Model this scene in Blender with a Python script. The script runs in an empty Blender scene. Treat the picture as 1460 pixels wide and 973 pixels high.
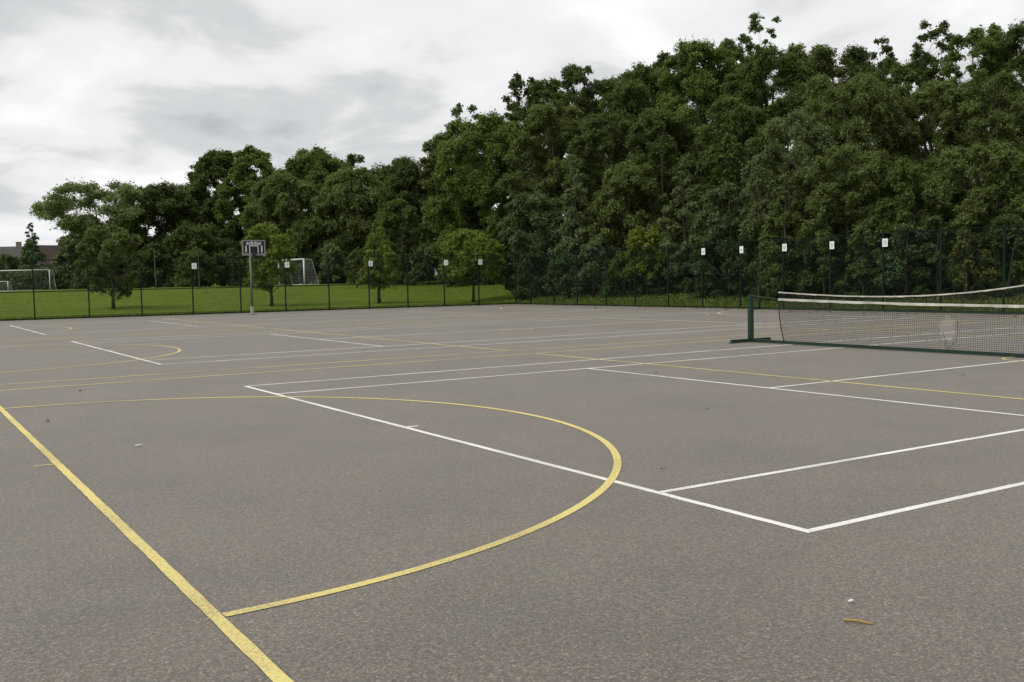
import bpy, math, random
import numpy as np
from mathutils import Matrix, Vector

random.seed(7)
SC = bpy.context.scene
COL = SC.collection
rad = math.radians

# ------------------------------------------------------------------ camera
CAM = np.array([-4.66, -4.094, 1.562])
YAW, PITCH, ROLL, FPX = 1.0084, -0.0626, -0.0213, 1425.18
PW, PH = 1460.0, 973.0


def cam_axes():
    cy, sy, cp, sp = math.cos(YAW), math.sin(YAW), math.cos(PITCH), math.sin(PITCH)
    cr, sr = math.cos(ROLL), math.sin(ROLL)
    f = np.array([cy * cp, sy * cp, sp])
    r = np.array([sy, -cy, 0.0])
    u = np.cross(r, f)
    return cr * r + sr * u, -sr * r + cr * u, f


AR, AU, AF = cam_axes()
cd = bpy.data.cameras.new('camera')
cam = bpy.data.objects.new('camera', cd)
COL.objects.link(cam)
cd.sensor_width = 36.0
cd.lens = FPX / PW * 36.0
cd.clip_start = 0.05
cd.clip_end = 6000
m = Matrix.Identity(4)
for i in range(3):
    m[i][0], m[i][1], m[i][2], m[i][3] = AR[i], AU[i], -AF[i], CAM[i]
cam.matrix_world = m
SC.camera = cam


def survey(px, py, d):
    """world point seen at photo column/row at a distance d along the view axis (used to measure the site)"""
    return CAM + d * (AF + AR * (px - PW / 2) / FPX - AU * (py - PH / 2) / FPX)


# ------------------------------------------------------------------ tagging helpers
def tag(o, label=None, cat=None, group=None, kind=None):
    if label:
        o['label'] = label
    if cat:
        o['category'] = cat
    if group:
        o['group'] = group
    if kind:
        o['kind'] = kind
    return o


def empty(name, loc=(0, 0, 0), rz=0.0):
    o = bpy.data.objects.new(name, None)
    COL.objects.link(o)
    o.location = loc
    o.rotation_euler = (0, 0, rz)
    o.empty_display_size = 0.2
    return o


def link_mesh(name, me, mat, parent=None):
    o = bpy.data.objects.new(name, me)
    COL.objects.link(o)
    if mat is not None:
        me.materials.append(mat)
    if parent is not None:
        o.parent = parent
    return o


class MB:
    """collects shapes, builds ONE mesh object"""

    def __init__(self):
        self.v, self.f = [], []

    def add(self, vs, fs):
        b = len(self.v)
        self.v += [tuple(p) for p in vs]
        self.f += [tuple(b + i for i in q) for q in fs]

    def box(self, c, s, rz=0.0, bev=0.0):
        hx, hy, hz = s[0] / 2, s[1] / 2, s[2] / 2
        ca, sa = math.cos(rz), math.sin(rz)
        if bev <= 0:
            pts = [(x, y, z) for z in (-hz, hz) for x, y in ((-hx, -hy), (hx, -hy), (hx, hy), (-hx, hy))]
            fs = [(3, 2, 1, 0), (4, 5, 6, 7), (0, 1, 5, 4), (1, 2, 6, 5), (2, 3, 7, 6), (3, 0, 4, 7)]
        else:
            def ring(z, e):
                return [(-hx + e, -hy, z), (hx - e, -hy, z), (hx, -hy + e, z), (hx, hy - e, z),
                        (hx - e, hy, z), (-hx + e, hy, z), (-hx, hy - e, z), (-hx, -hy + e, z)]
            pts = ring(-hz, bev) + ring(hz, bev)
            fs = [tuple(range(7, -1, -1)), tuple(range(8, 16))]
            fs += [(i, (i + 1) % 8, 8 + (i + 1) % 8, 8 + i) for i in range(8)]
        self.add([(c[0] + ca * x - sa * y, c[1] + sa * x + ca * y, c[2] + z) for x, y, z in pts], fs)
        return self

    def tube(self, pts, r, n=8, cap=True):
        pts = [Vector(p) for p in pts]
        rs = r if isinstance(r, (list, tuple)) else [r] * len(pts)
        b = len(self.v)
        for i, p in enumerate(pts):
            t = (pts[min(i + 1, len(pts) - 1)] - pts[max(i - 1, 0)])
            if t.length < 1e-9:
                t = Vector((0, 0, 1))
            t.normalize()
            a = Vector((0, 0, 1)) if abs(t.z) < 0.9 else Vector((1, 0, 0))
            e1 = t.cross(a).normalized()
            e2 = t.cross(e1)
            for k in range(n):
                an = 2 * math.pi * (k + 0.5) / n
                q = p + (e1 * math.cos(an) + e2 * math.sin(an)) * rs[i]
                self.v.append(tuple(q))
        for i in range(len(pts) - 1):
            for k in range(n):
                k2 = (k + 1) % n
                self.f.append((b + i * n + k, b + i * n + k2, b + (i + 1) * n + k2, b + (i + 1) * n + k))
        if cap:
            self.f.append(tuple(b + k for k in range(n - 1, -1, -1)))
            e = b + (len(pts) - 1) * n
            self.f.append(tuple(e + k for k in range(n)))
        return self

    def build(self, name, mat, parent=None, smooth=False):
        me = bpy.data.meshes.new(name)
        me.from_pydata(self.v, [], self.f)
        me.update()
        if smooth:
            me.polygons.foreach_set('use_smooth', [True] * len(me.polygons))
        return link_mesh(name, me, mat, parent)


def np_mesh(name, verts, quads, mat, parent=None, smooth=False):
    me = bpy.data.meshes.new(name)
    nv, nq = len(verts), len(quads)
    me.vertices.add(nv)
    me.vertices.foreach_set('co', np.ascontiguousarray(verts, dtype=np.float32).ravel())
    me.loops.add(nq * 4)
    me.loops.foreach_set('vertex_index', np.ascontiguousarray(quads, dtype=np.int32).ravel())
    me.polygons.add(nq)
    me.polygons.foreach_set('loop_start', np.arange(0, nq * 4, 4, dtype=np.int32))
    if smooth:
        me.polygons.foreach_set('use_smooth', np.ones(nq, dtype=bool))
    me.update(calc_edges=True)
    return link_mesh(name, me, mat, parent)


# ------------------------------------------------------------------ materials
class NT:
    def __init__(self, name):
        self.m = bpy.data.materials.new(name)
        self.m.use_nodes = True
        self.t = self.m.node_tree
        self.b = self.t.nodes['Principled BSDF']
        self.out = self.t.nodes['Material Output']

    def n(self, typ, **kw):
        x = self.t.nodes.new(typ)
        for k, v in kw.items():
            if k.startswith('i_'):
                key = k[2:]
                x.inputs[int(key) if key.isdigit() else key].default_value = v
            else:
                setattr(x, k, v)
        return x

    def l(self, a, b):
        self.t.links.new(a, b)

    def coord(self, kind='Object'):
        return self.n('ShaderNodeTexCoord').outputs[kind]

    def noise(self, scale, detail=4.0, rough=0.55, vec=None, dist=0.0):
        x = self.n('ShaderNodeTexNoise')
        x.inputs['Scale'].default_value = scale
        x.inputs['Detail'].default_value = detail
        x.inputs['Roughness'].default_value = rough
        x.inputs['Distortion'].default_value = dist
        if vec is not None:
            self.l(vec, x.inputs['Vector'])
        return x.outputs['Fac']

    def ramp(self, fac, stops):
        r = self.n('ShaderNodeValToRGB')
        e = r.color_ramp.elements
        while len(e) < len(stops):
            e.new(0.5)
        for el, (p, c) in zip(e, stops):
            el.position = p
            el.color = (c[0], c[1], c[2], 1) if not isinstance(c, (int, float)) else (c, c, c, 1)
        self.l(fac, r.inputs['Fac'])
        return r.outputs['Color']

    def mix(self, fac, a, b, blend='MIX'):
        x = self.n('ShaderNodeMix', data_type='RGBA', blend_type=blend)
        for s, v in ((x.inputs[0], fac), (x.inputs[6], a), (x.inputs[7], b)):
            if isinstance(v, (int, float)):
                s.default_value = v
            elif isinstance(v, (tuple, list)):
                s.default_value = (v[0], v[1], v[2], 1)
            else:
                self.l(v, s)
        return x.outputs[2]

    def math(self, op, a, b=None, c=None, clamp=False):
        x = self.n('ShaderNodeMath', operation=op, use_clamp=clamp)
        for s, v in zip(x.inputs, (a, b, c)):
            if v is None:
                continue
            if isinstance(v, (int, float)):
                s.default_value = v
            else:
                self.l(v, s)
        return x.outputs[0]

    def bump(self, h, strength=0.3, dist=0.01):
        x = self.n('ShaderNodeBump')
        x.inputs['Strength'].default_value = strength
        x.inputs['Distance'].default_value = dist
        self.l(h, x.inputs['Height'])
        self.l(x.outputs['Normal'], self.b.inputs['Normal'])

    def fin(self, col=None, rough=0.7, spec=0.3, metal=0.0):
        if col is not None:
            if isinstance(col, (tuple, list)):
                self.b.inputs['Base Color'].default_value = (col[0], col[1], col[2], 1)
            else:
                self.l(col, self.b.inputs['Base Color'])
        self.b.inputs['Roughness'].default_value = rough
        self.b.inputs['Specular IOR Level'].default_value = spec
        self.b.inputs['Metallic'].default_value = metal
        return self.m


def painted(name, col, rough=0.5, var=0.18, scale=6.0, spec=0.35, metal=0.0):
    k = NT(name)
    v = k.coord()
    n = k.noise(scale, 5, 0.6, v)
    c = k.ramp(n, [(0.3, tuple(x * (1 - var) for x in col)), (0.7, tuple(min(1, x * (1 + var)) for x in col))])
    k.bump(k.noise(scale * 12, 2, 0.5, v), 0.1, 0.002)
    return k.fin(c, rough, spec, metal)


def asphalt_mat():
    k = NT('asphalt')
    v = k.coord()
    big = k.noise(0.16, 4, 0.6, v, 0.6)
    mid = k.noise(1.1, 5, 0.65, v, 0.4)
    fine = k.noise(95, 3, 0.75, v)
    vor = k.n('ShaderNodeTexVoronoi', feature='F1')
    vor.inputs['Scale'].default_value = 96
    k.l(v, vor.inputs['Vector'])
    chip = k.n('ShaderNodeSeparateColor')
    k.l(vor.outputs['Color'], chip.inputs[0])
    base = k.ramp(big, [(0.25, (0.130, 0.109, 0.087)), (0.5, (0.160, 0.136, 0.110)), (0.78, (0.198, 0.170, 0.140))])
    c = k.mix(k.ramp(mid, [(0.3, 0.0), (0.7, 0.5)]), base, (0.136, 0.113, 0.088))
    # individual stones: darker and paler chips
    stone = k.ramp(chip.outputs[0], [(0.0, (0.30, 0.30, 0.31)), (0.35, (0.70, 0.69, 0.69)), (0.70, (1.08, 1.07, 1.06)),
                                     (0.90, (1.45, 1.43, 1.40)), (1.0, (2.0, 1.98, 1.94))])
    c = k.mix(0.9, c, stone, 'MULTIPLY')
    gap = k.ramp(vor.outputs['Distance'], [(0.35, 0.0), (0.75, 0.75)])
    c = k.mix(gap, c, (0.060, 0.052, 0.043))
    c = k.mix(k.ramp(fine, [(0.36, 0.45), (0.60, 0.0)]), c, (0.066, 0.060, 0.054))
    # coarser mottling of the worn surface
    for sc_, am in ((44, 0.85), (20, 0.34), (0.7, 0.32)):
        mo = k.noise(sc_, 2, 0.6, v)
        c = k.mix(am, c, k.ramp(mo, [(0.30, (0.55, 0.55, 0.56)), (0.50, (1.0, 1.0, 1.0)), (0.72, (1.45, 1.43, 1.40))]), 'MULTIPLY')
    # broad damp/mossy tints
    moss = k.noise(0.42, 5, 0.6, v, 0.8)
    c = k.mix(k.ramp(moss, [(0.56, 0.0), (0.8, 0.30)]), c, (0.095, 0.105, 0.075))
    # a few scuffed darker smears
    sm = k.n('ShaderNodeMapping')
    sm.inputs['Scale'].default_value = (0.5, 2.2, 1)
    sm.inputs['Rotation'].default_value = (0, 0, 0.6)
    k.l(v, sm.inputs['Vector'])
    sme = k.noise(1.0, 6, 0.7, sm.outputs[0], 0.5)
    c = k.mix(k.ramp(sme, [(0.58, 0.0), (0.70, 0.40)]), c, (0.075, 0.063, 0.052))
    h = k.math('SUBTRACT', 1.0, vor.outputs['Distance'])
    k.bump(k.math('ADD', h, fine), 0.5, 0.004)
    k.b.inputs['Sheen Weight'].default_value = 0.26
    k.b.inputs['Sheen Roughness'].default_value = 0.5
    k.b.inputs['Sheen Tint'].default_value = (1.0, 0.93, 0.82, 1)
    return k.fin(c, 0.70, 0.45)


def line_mat(name, col, wear):
    k = NT(name)
    v = k.coord()
    n = k.noise(60, 3, 0.8, v)
    n2 = k.noise(0.55, 3, 0.6, v)
    n3 = k.noise(4.0, 4, 0.6, v)
    s = k.math('ADD', k.math('MULTIPLY', n, 0.55), k.math('ADD', k.math('MULTIPLY', n2, 0.45), k.math('MULTIPLY', n3, 0.15)))
    f = k.ramp(s, [(0.61 - wear * 0.10, 0.0), (0.72, 0.75)])
    tint = k.ramp(n3, [(0.3, tuple(x * 0.88 for x in col)), (0.7, col)])
    c = k.mix(f, tint, (0.15, 0.13, 0.11))
    k.bump(n, 0.35, 0.003)
    return k.fin(c, 0.75, 0.3)


def ground_mat():
    k = NT('ground_cover')
    v = k.coord()
    a = k.noise(0.09, 4, 0.6, v, 0.5)
    b = k.noise(1.6, 5, 0.7, v)
    d = k.noise(14, 4, 0.75, v)
    st = k.n('ShaderNodeMapping')
    st.inputs['Scale'].default_value = (0.35, 1.6, 1)
    k.l(v, st.inputs['Vector'])
    e = k.noise(0.5, 4, 0.6, st.outputs[0])
    g = k.ramp(a, [(0.3, (0.096, 0.146, 0.009)), (0.55, (0.128, 0.178, 0.011)), (0.8, (0.162, 0.200, 0.015))])
    g = k.mix(k.ramp(b, [(0.35, 0.55), (0.65, 0.0)]), g, (0.064, 0.098, 0.012))
    g = k.mix(k.ramp(e, [(0.5, 0.0), (0.75, 0.45)]), g, (0.128, 0.136, 0.030))
    g = k.mix(k.ramp(d, [(0.35, 0.35), (0.6, 0.0)]), g, (0.052, 0.076, 0.012))
    soil = k.ramp(b, [(0.3, (0.030, 0.026, 0.017)), (0.55, (0.045, 0.052, 0.020)), (0.75, (0.070, 0.060, 0.036))])
    sp = k.n('ShaderNodeSeparateXYZ')
    k.l(v, sp.inputs[0])
    # woodland soil lies behind the right hand fence, lawn behind the left hand one
    side = k.math('SUBTRACT', k.math('MULTIPLY', k.math('SUBTRACT', sp.outputs['X'], 27.95), 0.843),
                  k.math('MULTIPLY', k.math('SUBTRACT', sp.outputs['Y'], 47.1), 0.537))
    w = k.math('MINIMUM', k.math('SUBTRACT', sp.outputs['X'], 29.6), k.math('SUBTRACT', side, 1.4))
    w = k.math('ADD', w, k.math('MULTIPLY', b, 2.5))
    f = k.math('MULTIPLY', w, 0.6, clamp=True)
    c = k.mix(f, g, soil)
    k.bump(k.math('ADD', d, k.math('MULTIPLY', b, 0.7)), 0.8, 0.05)
    return k.fin(c, 0.95, 0.1)


def leaf_mat(name, cols, trans=0.28):
    trans += 0.08
    cols = [(c_[0] * 2.25, c_[1] * 2.32, c_[2] * 2.4) for c_ in cols]
    """cols: dark, mid, light leaf colours; every leaf draws its own"""
    k = NT(name)
    geo = k.n('ShaderNodeNewGeometry')
    v = k.coord()
    n = k.noise(0.55, 3, 0.6, v)
    r = k.math('ADD', k.math('MULTIPLY', geo.outputs['Random Per Island'], 0.6), k.math('MULTIPLY', n, 0.4))
    c = k.ramp(r, [(0.15, cols[0]), (0.5, cols[1]), (0.85, cols[2])])
    k.fin(c, 0.6, 0.12)
    tr = k.n('ShaderNodeBsdfTranslucent')
    k.l(k.mix(0.5, c, (0.16, 0.19, 0.03)), tr.inputs['Color'])
    mx = k.n('ShaderNodeMixShader')
    mx.inputs[0].default_value = trans
    k.l(k.b.outputs[0], mx.inputs[1])
    k.l(tr.outputs[0], mx.inputs[2])
    k.l(mx.outputs[0], k.out.inputs['Surface'])
    return k.m


def bark_mat(name, a, b):
    k = NT(name)
    v = k.coord()
    mp = k.n('ShaderNodeMapping')
    mp.inputs['Scale'].default_value = (1, 1, 0.25)
    k.l(v, mp.inputs['Vector'])
    n = k.noise(9, 6, 0.7, mp.outputs[0])
    c = k.ramp(n, [(0.3, a), (0.7, b)])
    k.bump(n, 0.6, 0.03)
    return k.fin(c, 0.9, 0.15)


def brick_mat():
    k = NT('brick_wall')
    v = k.coord()
    mp = k.n('ShaderNodeMapping')
    mp.inputs['Rotation'].default_value = (rad(90), 0, 0)
    k.l(v, mp.inputs['Vector'])
    br = k.n('ShaderNodeTexBrick')
    br.inputs['Color1'].default_value = (0.20, 0.10, 0.065, 1)
    br.inputs['Color2'].default_value = (0.26, 0.14, 0.09, 1)
    br.inputs['Mortar'].default_value = (0.32, 0.29, 0.25, 1)
    br.inputs['Scale'].default_value = 4.5
    k.l(mp.outputs[0], br.inputs['Vector'])
    return k.fin(br.outputs['Color'], 0.9, 0.15)


def roof_mat(name, a, b):
    k = NT(name)
    v = k.coord()
    w = k.n('ShaderNodeTexWave', bands_direction='Z')
    w.inputs['Scale'].default_value = 3.0
    w.inputs['Distortion'].default_value = 0.5
    k.l(v, w.inputs['Vector'])
    n = k.noise(1.8, 5, 0.65, v)
    c = k.ramp(n, [(0.3, a), (0.7, b)])
    c = k.mix(k.ramp(w.outputs['Fac'], [(0.1, 0.4), (0.35, 0.0)]), c, tuple(x * 0.5 for x in a))
    k.bump(w.outputs['Fac'], 0.4, 0.03)
    return k.fin(c, 0.85, 0.2)


M = {}
M['asphalt'] = asphalt_mat()
M['white_line'] = line_mat('white_line_paint', (0.86, 0.83, 0.77), 0.62)
M['yellow_line'] = line_mat('yellow_line_paint', (0.74, 0.62, 0.225), 0.7)
M['ground'] = ground_mat()
M['fence_wire'] = painted('dark_green_wire', (0.005, 0.016, 0.012), 0.7, 0.2, 4, 0.1)
M['green_steel'] = painted('green_coated_steel', (0.007, 0.021, 0.015), 0.6, 0.2, 4, 0.15)
M['net_green'] = painted('green_net_frame_paint', (0.009, 0.034, 0.021), 0.45, 0.25, 7)
M['galv'] = painted('galvanised_steel', (0.15, 0.16, 0.155), 0.55, 0.2, 5, 0.4, 0.4)
M['board_frame'] = painted('grey_board_frame', (0.26, 0.255, 0.25), 0.55, 0.15, 8)
M['board_face'] = painted('black_board_face', (0.012, 0.012, 0.013), 0.45, 0.3, 5)
M['board_print'] = painted('pale_board_print', (0.62, 0.63, 0.61), 0.6, 0.08, 9)
M['foot_paint'] = painted('pale_post_foot', (0.34, 0.34, 0.24), 0.7, 0.15, 9)
M['rim'] = painted('dark_hoop_rim', (0.05, 0.045, 0.045), 0.5, 0.2, 8)
M['goal_white'] = painted('white_goal_paint', (0.74, 0.74, 0.71), 0.45, 0.07, 3)
M['plate'] = painted('white_notice_sheet', (0.80, 0.81, 0.80), 0.5, 0.03, 8)
M['print'] = painted('grey_print', (0.26, 0.27, 0.27), 0.6, 0.1, 30)
M['tape'] = painted('white_net_tape', (0.50, 0.49, 0.42), 0.75, 0.28, 3.5)
M['cable'] = painted('weathered_net_cable', (0.07, 0.085, 0.06), 0.7, 0.2, 10)
M['cord'] = painted('dark_net_cord', (0.022, 0.022, 0.020), 0.8, 0.2, 20)
M['goal_net'] = painted('pale_goal_net', (0.42, 0.44, 0.42), 0.8, 0.1, 5)
M['twig'] = painted('straw_twig', (0.36, 0.25, 0.07), 0.8, 0.3, 60)
M['litter'] = painted('white_litter', (0.72, 0.70, 0.66), 0.7, 0.1, 40)
M['grit'] = painted('pale_grit', (0.36, 0.34, 0.31), 0.85, 0.5, 3)
M['dead_leaf'] = painted('dead_leaf', (0.055, 0.040, 0.026), 0.85, 0.3, 50)
M['bark'] = bark_mat('grey_brown_bark', (0.035, 0.030, 0.022), (0.11, 0.095, 0.07))
M['pale_bark'] = bark_mat('pale_birch_bark', (0.10, 0.095, 0.075), (0.30, 0.28, 0.23))
M['brick'] = brick_mat()
M['roof_brown'] = roof_mat('brown_roof_tiles', (0.038, 0.030, 0.026), (0.068, 0.054, 0.046))
M['roof_grey'] = roof_mat('grey_roof_tiles', (0.060, 0.058, 0.055), (0.105, 0.102, 0.098))
M['glass'] = painted('dark_window_glass', (0.03, 0.035, 0.04), 0.12, 0.1, 2, 0.6)
M['frame_white'] = painted('white_window_frame', (0.65, 0.65, 0.63), 0.5, 0.05, 5)
LF = {
    'dark': leaf_mat('dark_leaves', [(0.020, 0.030, 0.009), (0.036, 0.050, 0.014), (0.058, 0.076, 0.020)], 0.22),
    'deep': leaf_mat('deep_green_leaves', [(0.026, 0.042, 0.013), (0.046, 0.068, 0.018), (0.072, 0.098, 0.024)], 0.25),
    'mid': leaf_mat('mid_green_leaves', [(0.036, 0.056, 0.015), (0.060, 0.087, 0.020), (0.095, 0.122, 0.029)], 0.28),
    'olive': leaf_mat('olive_leaves', [(0.038, 0.052, 0.016), (0.061, 0.080, 0.024), (0.092, 0.112, 0.036)], 0.28),
    'sage': leaf_mat('grey_green_leaves', [(0.044, 0.060, 0.025), (0.070, 0.088, 0.036), (0.104, 0.122, 0.053)], 0.28),
    'pale': leaf_mat('pale_green_leaves', [(0.055, 0.075, 0.028), (0.088, 0.112, 0.042), (0.128, 0.152, 0.062)], 0.32),
    'blue': leaf_mat('blue_green_needles', [(0.027, 0.043, 0.017), (0.044, 0.066, 0.026), (0.070, 0.094, 0.038)], 0.18),
    'light': leaf_mat('light_green_leaves', [(0.046, 0.070, 0.013), (0.084, 0.114, 0.020), (0.138, 0.164, 0.032)], 0.34),
    'lime': leaf_mat('yellow_green_leaves', [(0.050, 0.070, 0.011), (0.090, 0.112, 0.016), (0.140, 0.155, 0.026)], 0.34),
    'gold': leaf_mat('yellowing_leaves', [(0.024, 0.034, 0.012), (0.036, 0.046, 0.014), (0.16, 0.125, 0.022)], 0.3),
    'shrub': leaf_mat('shady_shrub_leaves', [(0.018, 0.029, 0.010), (0.033, 0.048, 0.015), (0.056, 0.075, 0.024)], 0.2),
    'grass': leaf_mat('grass_blades', [(0.055, 0.085, 0.014), (0.092, 0.126, 0.022), (0.145, 0.160, 0.036)], 0.3),
}

# ------------------------------------------------------------------ terrain
FX = 27.95                                   # right fence stands on this x
CORNER = np.array([27.95, 47.1])
FL0 = np.array([0.3, 50.9])                   # two points of the left fence
FDIR = (CORNER - FL0) / np.linalg.norm(CORNER - FL0)
FNRM = np.array([-FDIR[1], FDIR[0]])          # points away from the court


def sstep(a, b, x):
    t = np.clip((x - a) / (b - a), 0, 1)
    return t * t * (3 - 2 * t)


def terrain(x, y):
    x = np.asarray(x, float)
    y = np.asarray(y, float)
    s = (x - FL0[0]) * FNRM[0] + (y - FL0[1]) * FNRM[1]
    t = x - FX
    zl = 1.36 * sstep(0.6, 36, s)
    zr = np.where(t > 0.3, 0.13 * np.clip(t - 0.3, 0, 14) + 0.22 * np.clip(t - 14.3, 0, 40), 0) * sstep(-70, -20, y)
    zr = zr * (1 - 0.75 * sstep(30, 75, s))
    wob = 0.07 * np.sin(x * 0.31 + 1.3) * np.sin(y * 0.27) * sstep(2, 12, np.maximum(s, t))
    return np.maximum(zl, zr) + wob - 0.03


gx = np.unique(np.concatenate([[-3000, -1500, -700, -350, -180, -100, -70], np.arange(-50, 150, 1.25),
                               [27.8, 28.1, 28.3], [160, 180, 220, 300, 500, 900, 1700, 3200]]))
gy = np.unique(np.concatenate([[-1500, -700, -300, -150, -80, -50], np.arange(-40, 210, 1.25),
                               [230, 270, 340, 500, 900, 1800, 3500]]))
GX, GY = np.meshgrid(gx, gy, indexing='ij')
GZ = terrain(GX, GY)
gv = np.stack([GX, GY, GZ], -1).reshape(-1, 3)
nx, ny = len(gx), len(gy)
ii, jj = np.meshgrid(np.arange(nx - 1), np.arange(ny - 1), indexing='ij')
i0 = (ii * ny + jj).ravel()
tag(np_mesh('ground', gv, np.stack([i0, i0 + ny, i0 + ny + 1, i0 + 1], 1), M['ground'], smooth=True), kind='structure')

# the court surface: one sheet with a thin edge
cw = [(-60, -45), (FX + 0.10, -45), (FX + 0.10, CORNER[1] + 0.10), (-60, FL0[1] + (-60 - FL0[0]) * FDIR[1] / FDIR[0] + 0.12)]
mb = MB()
mb.add([(x, y, 0.0) for x, y in cw] + [(x, y, -0.2) for x, y in cw],
       [(0, 1, 2, 3), (0, 4, 5, 1), (1, 5, 6, 2), (2, 6, 7, 3), (3, 7, 4, 0)])
tag(mb.build('court_surface', M['asphalt']), kind='structure')


# ------------------------------------------------------------------ painted lines
def strip(mb, a, b, w, z):
    a, b = np.array(a, float), np.array(b, float)
    L = np.linalg.norm(b - a)
    d = (b - a) / L
    n = np.array([-d[1], d[0]]) * w / 2
    k = max(1, int(L / 0.10))
    pts, fs = [], []
    rng = random.Random(int(abs(a[0] * 31 + a[1] * 17 + b[0] * 7) * 10))
    for i in range(k + 1):
        p = a + d * L * i / k
        j1, j2 = rng.uniform(0.90, 1.08), rng.uniform(0.90, 1.08)
        pts += [(*(p + n * j1), z), (*(p - n * j2), z)]
    for i in range(k):
        fs.append((2 * i + 1, 2 * i + 3, 2 * i + 2, 2 * i))
    mb.add(pts, fs)


def arc(mb, c, r, a0, a1, w, z, n=90):
    pts, fs = [], []
    for i in range(n + 1):
        a = a0 + (a1 - a0) * i / n
        for rr in (r + w / 2, r - w / 2):
            pts.append((c[0] + rr * math.cos(a), c[1] + rr * math.sin(a), z))
    for i in range(n):
        fs.append((2 * i + 1, 2 * i, 2 * i + 2, 2 * i + 3) if a1 > a0 else (2 * i, 2 * i + 1, 2 * i + 3, 2 * i + 2))
    mb.add(pts, fs)


ZW, ZY = 0.002, 0.004
LW = 0.063
for k in range(3):                            # three tennis courts side by side
    y0 = 16.42 * k
    T = MB()
    y1, L = y0 + 10.97, 23.77
    h = LW / 2
    strip(T, (0, y0 - h), (0, y1 + h), LW, ZW)
    strip(T, (L, y0 - h), (L, y1 + h), LW, ZW)
    for y in (y0, y0 + 1.372, y1 - 1.372, y1):
        strip(T, (h, y), (L - h, y), LW, ZW)
    for x in (5.485, 18.285):
        for a, b in ((y0 + 1.372, y0 + 5.485), (y0 + 5.485, y1 - 1.372)):
            strip(T, (x, a + h), (x, b - h), LW, ZW)
    strip(T, (5.485 - h, y0 + 5.485), (18.285 + h, y0 + 5.485), LW, ZW)
    strip(T, (h, y0 + 5.485), (h + 0.13, y0 + 5.485), LW, ZW)
    strip(T, (L - h, y0 + 5.485), (L - h - 0.13, y0 + 5.485), LW, ZW)
    tag(T.build('tennis_court_markings', M['white_line']), kind='structure')
for k in range(3):                            # three netball courts
    y0 = -2.15 + 16.3 * k
    y1, X0, X1 = y0 + 15.25, -3.40, 27.1
    Yc = (y0 + y1) / 2
    if k == 0:
        Yc = 5.52
    T = MB()
    w = 0.066
    strip(T, (X0, y0 - w / 2), (X0, y1 + w / 2), w, ZY)
    strip(T, (X1, y0 - w / 2), (X1, y1 + w / 2), w, ZY)
    for y in (y0, y1):
        strip(T, (X0 + w / 2, y), (X1 - w / 2, y), w, ZY)
    for x in (6.74, 16.93):
        strip(T, (x, y0 + w / 2), (x, y1 - w / 2), w, ZY)
    arc(T, (X0, Yc), 4.95, math.asin(w / 2 / 4.95) * -1 - math.pi / 2 + 0.014, math.pi / 2 - 0.007, w, ZY)
    arc(T, (X1, Yc), 4.95, math.pi / 2 + 0.014, 3 * math.pi / 2 - 0.007, w, ZY)
    arc(T, (11.85, Yc), 0.45, 0, 2 * math.pi, 0.05, ZY, 40)
    strip(T, (X0 - w / 2, Yc), (X0 - 0.20, Yc), 0.035, ZY)
    tag(T.build('netball_court_markings', M['yellow_line']), kind='structure')


# ------------------------------------------------------------------ fences
FH = 3.0


def column_hit(px, p0, d):
    """where the column px of the survey meets the vertical plane of a fence line (ground plan)"""
    # iterate: find t so that the base of the post falls in column px
    lo, hi = -40.0, 60.0
    def col(t):
        q = np.array([p0[0] + d[0] * t, p0[1] + d[1] * t, 0.0]) - CAM
        return PW / 2 + FPX * (q @ AR) / (q @ AF)
    for _ in range(60):
        mid = (lo + hi) / 2
        if (col(mid) < px) == (col(hi) > col(lo)):
            lo = mid
        else:
            hi = mid
    return np.array([p0[0] + d[0] * lo, p0[1] + d[1] * lo])


LEFT_PX = [50, 128, 203, 276, 344, 408, 470, 527, 582, 634, 683]
left_posts = [column_hit(px, FL0, FDIR) for px in LEFT_PX]
sp = 2.42
left_posts = [left_posts[0] - FDIR * sp * k for k in range(6, 0, -1)] + left_posts + [CORNER]
RIGHT_PX = [757, 790, 823, 865, 906, 953, 1002, 1056, 1117, 1184, 1259, 1341, 1431]
right_posts = [column_hit(px, CORNER, np.array([0.0, -1.0])) for px in RIGHT_PX]
right_posts = right_posts + [right_posts[-1] - np.array([0, 2.5]) * k for k in range(1, 8)]


def wire_panel(a, b, mid_rail):
    d = b - a
    L = np.linalg.norm(d)
    d = d / L
    mb = MB()
    t = 0.0056
    n = int(L / 0.05)
    rz = math.atan2(d[1], d[0])
    for i in range(1, n):
        p = a + d * (i * L / n)
        mb.box((p[0], p[1], FH / 2 + 0.02), (t, t, FH - 0.08), rz)
    c = (a + b) / 2
    nrm = np.array([-d[1], d[0]])
    z = 0.06
    while z < FH:
        for sgn in (-1, 1):
            q = c + nrm * 0.008 * sgn
            mb.box((q[0], q[1], z), (L - 0.07, t, t), rz)
        z += 0.2 if z > 1.35 else 0.1
    return mb


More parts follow.
